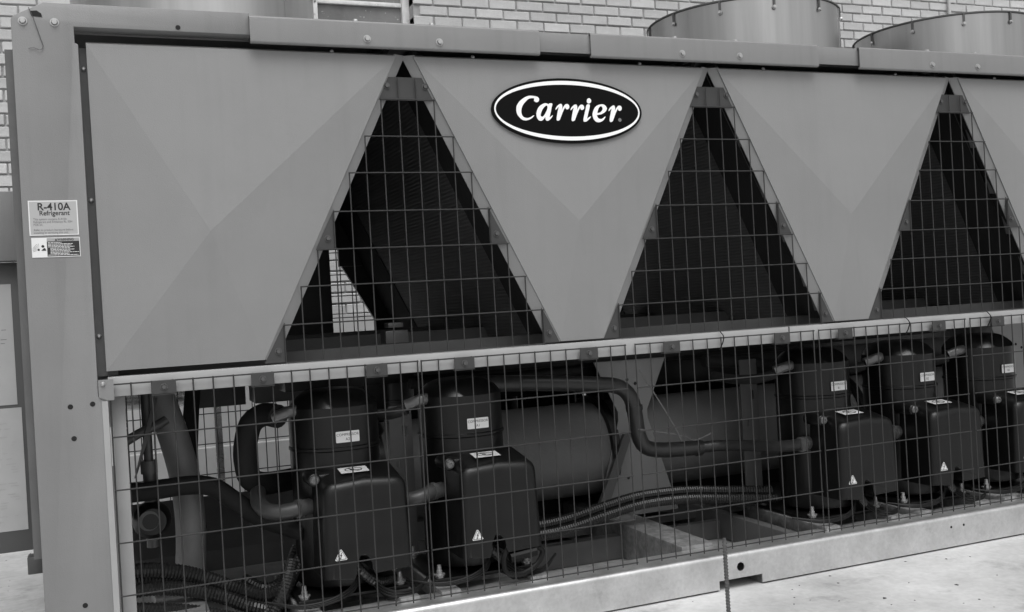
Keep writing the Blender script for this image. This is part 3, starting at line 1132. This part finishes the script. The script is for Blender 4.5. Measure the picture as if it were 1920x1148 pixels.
b.add([(-.905, .38, .60), (-.900, .378, .60), (-.850, .40, .735), (-.815, .43, .86), (-.828, .43, .86), (-.866, .40, .735),
       (-.905, .384, .60), (-.900, .382, .60), (-.850, .404, .735), (-.815, .434, .86), (-.828, .434, .86), (-.866, .404, .735)],
      [(0, 1, 2, 5), (5, 2, 3, 4), (8, 7, 6, 11), (9, 8, 11, 10), (0, 6, 7, 1), (1, 7, 8, 2), (2, 8, 9, 3), (3, 9, 10, 4), (4, 10, 11, 5), (5, 11, 6, 0)])
part('cable_tie_strap', b, BOLTD, CH, 0)
# stub pipes between neighbouring compressors
for x in (.246, 1.858, 2.335, 2.812):
    pipe([(x - .215, .32, .752), (x - .27, .36, .735), (x - .32, .45, .73), (x - .34, .6, .74)], .0205, PIPE if x < 1 else RUBBER)
    if x != 1.858:
        pipe([(x - .164, .231, .458), (x - .22, .215, .446), (x - .28, .26, .435), (x - .34, .42, .42)], .0265, PIPEB)
pipe([(-.05, .5, .70), (-.02, .52, .66), (-.03, .6, .63)], .012, BLACK)
for ya, za, xb in ((.78, .86, 3.0), (.86, .80, 1.0), (1.2, .9, 4.0)):
    pipe([(.2, ya, za), (xb * .5, ya + .02, za - .01), (xb, ya, za)], .022, RUBBER)
pipe([(1.55, .72, .80), (1.68, .70, .79), (1.78, .6, .775), (1.80, .45, .77)], .028, RUBBER)

# corrugated conduits and cables
def conduit(pts, r, name='conduit'):
    path = spline(pts, .0055)
    radii = [r if (i // 1) % 2 else r * .87 for i in range(len(path))]
    b = MB()
    b.tube(path, r, 10, radii=radii)
    return part(name, b, CONDUIT, CH, 25)
conduit([(-.97, .40, .29), (-.87, .40, .285), (-.77, .40, .262), (-.68, .39, .225), (-.58, .38, .175), (-.50, .36, .15), (-.43, .36, .17), (-.37, .40, .23)], .026)
conduit([(-.97, .34, .235), (-.87, .34, .235), (-.76, .34, .215), (-.65, .33, .175), (-.56, .32, .13), (-.48, .33, .105), (-.40, .36, .13)], .026)
conduit([(-.97, .30, .19), (-.86, .29, .175), (-.74, .28, .15), (-.62, .27, .11), (-.50, .26, .07), (-.38, .26, .05)], .026)
conduit([(-.97, .26, .14), (-.86, .25, .12), (-.74, .24, .09), (-.6, .23, .05), (-.45, .22, .03)], .026)
conduit([(-.55, .55, .17), (-.49, .50, .14), (-.44, .48, .15), (-.40, .48, .20), (-.36, .5, .27)], .021)
conduit([(-.97, .44, .245), (-.85, .45, .25), (-.74, .46, .225), (-.62, .46, .17), (-.52, .44, .12), (-.44, .42, .10)], .024)
conduit([(-.97, .18, .10), (-.84, .17, .088), (-.70, .16, .062), (-.56, .15, .035), (-.42, .15, .028)], .024)
conduit([(-.60, .30, .07), (-.52, .28, .10), (-.46, .28, .15), (-.42, .30, .21), (-.37, .36, .27)], .022)
conduit([(-.66, .24, .04), (-.57, .22, .07), (-.50, .22, .12), (-.45, .25, .19), (-.41, .32, .26)], .022)
conduit([(-.97, .22, .07), (-.86, .21, .055), (-.74, .20, .03), (-.6, .19, .026)], .021)
for k, (dy, dz) in enumerate(((0, 0), (.03, .03), (.05, -.012))):
    conduit([(.36, .42 + dy, .20 + dz), (.55, .44 + dy, .195 + dz), (.72, .46 + dy, .20 + dz), (.90, .48 + dy, .225 + dz), (1.08, .50 + dy, .243 + dz), (1.30, .52 + dy, .235 + dz),
             (1.50, .50 + dy, .215 + dz), (1.70, .44 + dy, .20 + dz)], .021)
for x, code in COMP:
    conduit([(x - .005, .14, .30), (x + .005, .125, .265), (x + .03, .12, .23), (x + .075, .14, .195), (x + .15, .2, .18)], .018)
    b = MB()
    for q in range(3):
        dz = q * .010
        b.tube(spline([(x + .02, .15, .24 - dz), (x - .02, .10, .205 - dz), (x - .10, .075, .178 - dz * .6), (x - .20, .08, .172 - dz * .4), (x - .30, .14, .185)], .012), .0042, 6)
        b.tube(spline([(x + .03, .15, .24 - dz), (x + .10, .09, .175 - dz), (x + .19, .09, .165 - dz * .6), (x + .27, .15, .19)], .012), .0042, 6)
    part('cable', b, CABLE, CH)
b = MB()      # coiled cable hanging under the second terminal box
b.tube(spline([(.30, .07, .27), (.275, .06, .22), (.285, .055, .175), (.34, .055, .165), (.40, .06, .19), (.425, .065, .23), (.40, .07, .25)], .008), .0095, 8)
b.tube([(.30, .065, .225), (.40, .065, .235)], .018, 10)
part('cable_loop', b, CABLE, CH)
b = MB()
b.tube(spline([(1.12, .55, .80), (1.18, .54, .70), (1.26, .53, .56), (1.30, .53, .48)], .01), .003, 5)
b.tube(spline([(1.10, .55, .55), (1.22, .54, .525), (1.32, .54, .50), (1.38, .55, .475), (1.46, .54, .50)], .01), .0032, 5)
part('sensor_cable', b, CABLEL, CH)
for x in (1.16, 2.05, 2.49):      # loose ties hanging over the belt channel
    b = MB()
    b.tube(spline([(x, -.012, .968), (x + .006, -.03, .945), (x + .004, -.024, .92), (x - .008, -.02, .896)], .006), .0022, 5)
    part('loose_tie', b, CABLE, CH)

# ------------------------------------------------------------------ fan shrouds
def fan(x, y, ph):
    b = MB()
    R = .425
    b.lathe([(R, 2.036), (R, 2.318), (R - .004, 2.318), (R - .004, 2.036)], n=96)
    o = link('fan_shroud', b.mesh('fan_shroud', FANMET, 30), CH, (x, y, 0))
    r = MB()
    r.tube([(R * math.cos(t * math.pi / 48), R * math.sin(t * math.pi / 48), 2.322) for t in range(97)], .0055, 6, cap=False)
    for k in range(2, 9):
        q = R * k / 9
        r.tube([(q * math.cos(t * math.pi / 24), q * math.sin(t * math.pi / 24), 2.322 + .02 * (1 - q / R)) for t in range(49)], .003, 5, cap=False)
    part('fan_grille', r, BOLTD, o)
    for i in range(12):
        a = math.radians(ph + 30 * i)
        s = MB()
        s.box((-.0045, -.006, -.040), (.0045, 0, .006))
        st = part('strap', s, BOLTD, o, 0)
        st.location = (R * math.cos(a), R * math.sin(a), 2.318)
        st.rotation_euler = (0, 0, a + math.pi / 2)
        bo = link('bolt', BOLT_HEX, o, ((R + .006) * math.cos(a), (R + .006) * math.sin(a), 2.274), (0, 0, a + math.pi / 2))
        bo.scale = (.75, .8, .75)
    s = MB()      # lapped vertical seam
    a = math.radians(ph - 62)
    s.box((-.012, -.0025, 2.037), (.012, .001, 2.316))
    se = part('seam', s, FANMET, o, 0)
    se.location = (R * math.cos(a), R * math.sin(a), 0)
    se.rotation_euler = (0, 0, a + math.pi / 2)
    h = MB()
    h.lathe([(.0001, 2.20), (.09, 2.20), (.09, 2.06), (.0001, 2.06)], n=24)
    for i in range(7):
        a = 2 * math.pi * i / 7
        ca, sa = math.cos(a), math.sin(a)
        h.add([(ca * .08 - sa * .05, sa * .08 + ca * .05, 2.17), (ca * .38 - sa * .09, sa * .38 + ca * .09, 2.16), (ca * .38 + sa * .09, sa * .38 - ca * .09, 2.10), (ca * .08 + sa * .05, sa * .08 - ca * .05, 2.10),
               (ca * .08 - sa * .05, sa * .08 + ca * .05, 2.174), (ca * .38 - sa * .09, sa * .38 + ca * .09, 2.164), (ca * .38 + sa * .09, sa * .38 - ca * .09, 2.104), (ca * .08 + sa * .05, sa * .08 - ca * .05, 2.104)],
              [(0, 1, 2, 3), (7, 6, 5, 4), (0, 4, 5, 1), (1, 5, 6, 2), (2, 6, 7, 3), (3, 7, 4, 0)])
    part('fan_rotor', h, BOLTD, o)
for x, ph in ((-.597, 12), (1.791, 13), (2.985, 27), (4.179, 5)):
    fan(x, .625, ph)

# ------------------------------------------------------------------ badge
BO = (.589, 1.7785)
b = MB()
b.plate([circle2d(0, 0, .2915, 96, .1155)], -.008, 0)
badge = link('badge', b.mesh('badge', BADGEK, 40), CH, (BO[0] - .004, -.0120, BO[1]), (math.radians(-3.4), 0, 0))
b = MB()
b.plate([circle2d(0, 0, .2825, 96, .1062), circle2d(0, 0, .2770, 96, .0925)[::-1]], -.0092, -.0075)
part('badge_ring', b, BADGEW, badge, 40)
G_C = [(-1400, -205), (-1460, -265), (-1550, -325), (-1660, -365), (-1740, -375), (-1850, -355), (-1950, -275), (-2020, -185), (-2050, -75), (-2050, 5), (-2030, 115), (-1970, 215), (-1880, 315), (-1770, 395), (-1660, 455), (-1530, 495), (-1400, 495), (-1300, 485), (-1220, 465), (-1170, 415), (-1165, 365), (-1190, 305), (-1250, 275), (-1310, 285), (-1350, 315), (-1355, 355), (-1345, 405), (-1400, 415), (-1490, 405), (-1570, 375), (-1660, 305), (-1750, 215), (-1820, 115), (-1860, 5), (-1870, -85), (-1855, -185), (-1800, -255), (-1720, -285), (-1630, -285), (-1540, -255), (-1450, -205), (-1410, -192)]
G_A = [(-670, 235), (-710, 95), (-760, -75), (-800, -195), (-815, -250), (-770, -225), (-690, -175), (-710, -225), (-780, -305), (-860, -365), (-930, -375), (-970, -335), (-980, -275), (-970, -235), (-1040, -315), (-1120, -375), (-1190, -375), (-1250, -345), (-1300, -255), (-1310, -155), (-1280, -35), (-1220, 75), (-1130, 165), (-1020, 225), (-930, 245), (-870, 235), (-820, 215), (-770, 245)]
G_AH = [(-910, 165), (-990, 105), (-1070, 15), (-1120, -85), (-1150, -175), (-1140, -215), (-1100, -235), (-1040, -205), (-960, -105), (-890, 15), (-860, 105), (-870, 145)]
G_R = [(-560, 35), (-550, 75), (-490, 155), (-410, 215), (-360, 235), (-310, 225), (-290, 155), (-300, 85), (-318, 15), (-280, 85), (-220, 165), (-160, 222), (-95, 235), (-40, 205), (-20, 135), (-45, 75), (-100, 45), (-150, 55), (-170, 95), (-182, 112), (-250, 15), (-310, -95), (-370, -215), (-420, -315), (-460, -355), (-520, -365), (-550, -335), (-540, -245), (-500, -95), (-460, 35), (-432, 120), (-500, 65), (-552, 25)]
G_I = [(670, 225), (790, 225), (750, 55), (690, -115), (645, -270), (700, -235), (800, -190), (760, -255), (670, -335), (590, -385), (510, -385), (490, -345), (500, -275), (550, -125), (610, 55)]
G_D = [(780, 465), (830, 435), (860, 385), (840, 315), (780, 275), (730, 275), (690, 315), (690, 365), (710, 425)]
G_E = [(1380, -195), (1320, -285), (1220, -365), (1110, -395), (1000, -385), (920, -315), (880, -225), (870, -115), (910, 5), (980, 125), (1080, 205), (1200, 245), (1310, 255), (1400, 215), (1450, 155), (1460, 95), (1420, 15), (1350, -45), (1250, -95), (1150, -125), (1040, -145), (1050, -185), (1080, -245), (1140, -275), (1210, -275), (1290, -235), (1350, -195)]
G_EH = [(1070, -65), (1090, 15), (1130, 105), (1190, 165), (1240, 185), (1280, 145), (1290, 85), (1260, 25), (1190, -35), (1130, -55)]
def gl(pts, dx=0, dz=0):
    return [((x + dx) * 1e-4 + .004, (z + dz) * 1e-4) for x, z in smooth2d(pts, 3)]
for loops in ([gl(G_C)], [gl(G_A), gl(G_AH)], [gl(G_R)], [gl(G_R, 580, -10)], [gl(G_I)], [gl(G_D)], [gl(G_E), gl(G_EH)], [gl(G_R, 2085, -15)]):
    b = MB()
    b.plate(loops, -.0095, -.0078)
    part('letter', b, BADGEW, badge, 0)
b = MB()
b.plate([circle2d(.199, -.030, .0068, 16)], -.0090, -.0078)
part('trademark_dot', b, CABLEL, badge, 0)

# ------------------------------------------------------------------ stickers on the corner post
b = MB()
sx, sz = -1.0905, 1.4365
b.box((sx - .0655, -.0215, sz - .0505), (sx + .0655, -.0205, sz + .0505), 0)
b.box((sx - .0625, -.0219, sz - .0475), (sx + .0625, -.0214, sz + .0475), 1)
yy = -.0223
b.text('R-410A', .030, (sx + .002, yy, sz + .0225), 2, bold=.0006, wscale=.95)
b.text('Refrigerant', .0195, (sx + .003, yy, sz + .0075), 2, bold=.0003, wscale=.92)
for i, t in enumerate(('This system contains R-410A', 'Refrigerant and Emkarate RL 32H', 'POE oil.', '', 'Refer to product literature before', 'installing or servicing this unit.')):
    if t:
        b.text(t, .0088, (sx - .054, yy, sz - .0065 - i * .0078), 3, align='LEFT', wscale=.86)
part('refrigerant_sticker', b, [WHITE, LABEL, INK, INKG], CH, 0)
b = MB()
sx, sz = -1.088, 1.351
b.box((sx - .0645, -.0215, sz - .0285), (sx + .0645, -.0205, sz + .0285), 0)
b.box((sx - .0240, -.0219, sz - .0262), (sx + .0625, -.0214, sz + .0170), 1)
b.box((sx - .0240, -.0219, sz + .0175), (sx + .0625, -.0214, sz + .0268), 2)
b.text('WARNING', .0095, (sx + .026, yy, sz + .0188), 1, bold=.0002, wscale=.95)
b.plate([[(sx - .003, sz + .0188), (sx + .004, sz + .0188), (sx + .0005, sz + .0255)]], -.0223, -.0218, 1)
for i, (a0, a1) in enumerate(((0, .036), (0, .066), (0, .062), (0, .070), (.006, .058), (.006, .070), (.006, .060), (.006, .082), (.006, .056), (.0, .080))):
    z = sz + .0135 - i * .0040
    q = 0
    xx = sx - .0215 + a0
    while xx < sx - .0215 + a1:
        l = random.uniform(.003, .010)
        b.box((xx, -.0223, z - .0009), (min(xx + l, sx - .0215 + a1), -.0218, z + .0008), 0)
        xx += l + .0012
for ang in range(100, 200, 14):      # spray pictogram beside a head and hand
    a = math.radians(ang)
    b.plate([[(sx - .044 + .006 * math.cos(a), sz - .006 + .006 * math.sin(a)), (sx - .044 + .018 * math.cos(a - .05), sz - .006 + .018 * math.sin(a - .05)), (sx - .044 + .018 * math.cos(a + .05), sz - .006 + .018 * math.sin(a + .05))]], -.0219, -.0214, 2)
b.plate([circle2d(sx - .0350, sz + .0035, .0040, 14)], -.0219, -.0214, 1)
b.plate([circle2d(sx - .0465, sz - .0060, .0032, 12)], -.0219, -.0214, 1)
b.plate([[(sx - .040, sz - .009), (sx - .0265, sz - .0095), (sx - .0295, sz - .001), (sx - .034, sz - .003)]], -.0219, -.0214, 1)
part('warning_sticker', b, [WHITE, INK, GREYL], CH, 0)

# ------------------------------------------------------------------ opened access door on the end of the chiller
b = MB()
b.box((-1.95, .288, .425), (-1.1975, .315, 1.330), bev=.003)
cab = part('access_door', b, DOORM, CH)
b = MB()
b.box((-1.95, .245, 1.332), (-1.1975, .315, 1.548), bev=.004)
hood = part('end_hood', b, PAINT2, CH)
for z in (1.265, .475):
    b = MB()
    for q in (0, 1):
        b.tube([(-1.2035, .280, z + q * .032), (-1.2035, .280, z + q * .032 + .022)], .0075, 8)
    part('hinge', b, BLACK, cab)
def doc_sheet(x0, x1, z0, z1, seed):
    rr = random.Random(seed)
    b = MB()
    b.box((x0, .2862, z0), (x1, .2872, z1), 0)
    z = z1 - .03
    while z > z0 + .03:
        x = x0 + .02
        while x < x1 - .03:
            l = rr.uniform(.004, .03)
            if rr.random() < .45:
                b.box((x, .2857, z - .0012), (min(x + l, x1 - .02), .2861, z + .0006), 1)
            x += l + rr.uniform(.004, .02)
        z -= rr.choice((.012, .012, .03, .05)) if seed == 1 else .0085
    part('wiring_sheet', b, [PAPER, INKG if seed == 1 else GREYL], cab, 0)
doc_sheet(-1.75, -1.2355, .885, 1.262, 1)
doc_sheet(-1.75, -1.2250, .492, .875, 2)
b = MB()
b.box((-1.235, .30, .345), (-1.19, .36, .400), bev=.003)
part('drain_bracket', b, BOLTD, CH)

# ------------------------------------------------------------------ rebar stake in front
b = MB()
H = .285
path = [(0, 0, z * .004) for z in range(int((H + .0) / .004) + 1)]
b.tube(path, .006, 10)
for i in range(int(H / .011)):
    z = .004 + i * .011
    b.tube([(.0062 * math.cos(a), .0062 * math.sin(a), z + .004 * math.sin(a)) for a in [2 * math.pi * j / 12 for j in range(12)] + [0.001]], .0019, 5, cap=False)
rb = link('rebar_stake', b.mesh('rebar_stake', REBARM, 40), None, (.925, -.33, 0), (math.radians(.5), math.radians(-.6), 0))
tag(rb, 'thin ribbed steel bar standing upright on the concrete before the base rail', 'rebar')

# litter on the concrete
b = MB()
for i in range(260):
    if i < 130:
        x, y = random.uniform(.2, 4.5), random.uniform(-1.4, -.05)
    else:
        x, y = random.uniform(-2.2, -1.2), random.uniform(.6, 3.1)
    s = random.uniform(.0015, .005) * (2.0 if random.random() < .08 else 1)
    a = random.uniform(0, 6.28)
    pts = []
    for k in range(5):
        q = a + k * 1.2566
        rr = s * random.uniform(.5, 1.2) * (1.6 if k % 2 else 1)
        pts.append((x + rr * math.cos(q), y + rr * math.sin(q), .0006))
    top = (x, y, .001 + s * .35)
    b.add(pts + [top], [(k, (k + 1) % 5, 5) for k in range(5)])
tag(part('litter', b, DEBRIS, None, 0, False), 'small dark leaf crumbs and grit scattered on the concrete', 'litter', kind='stuff')
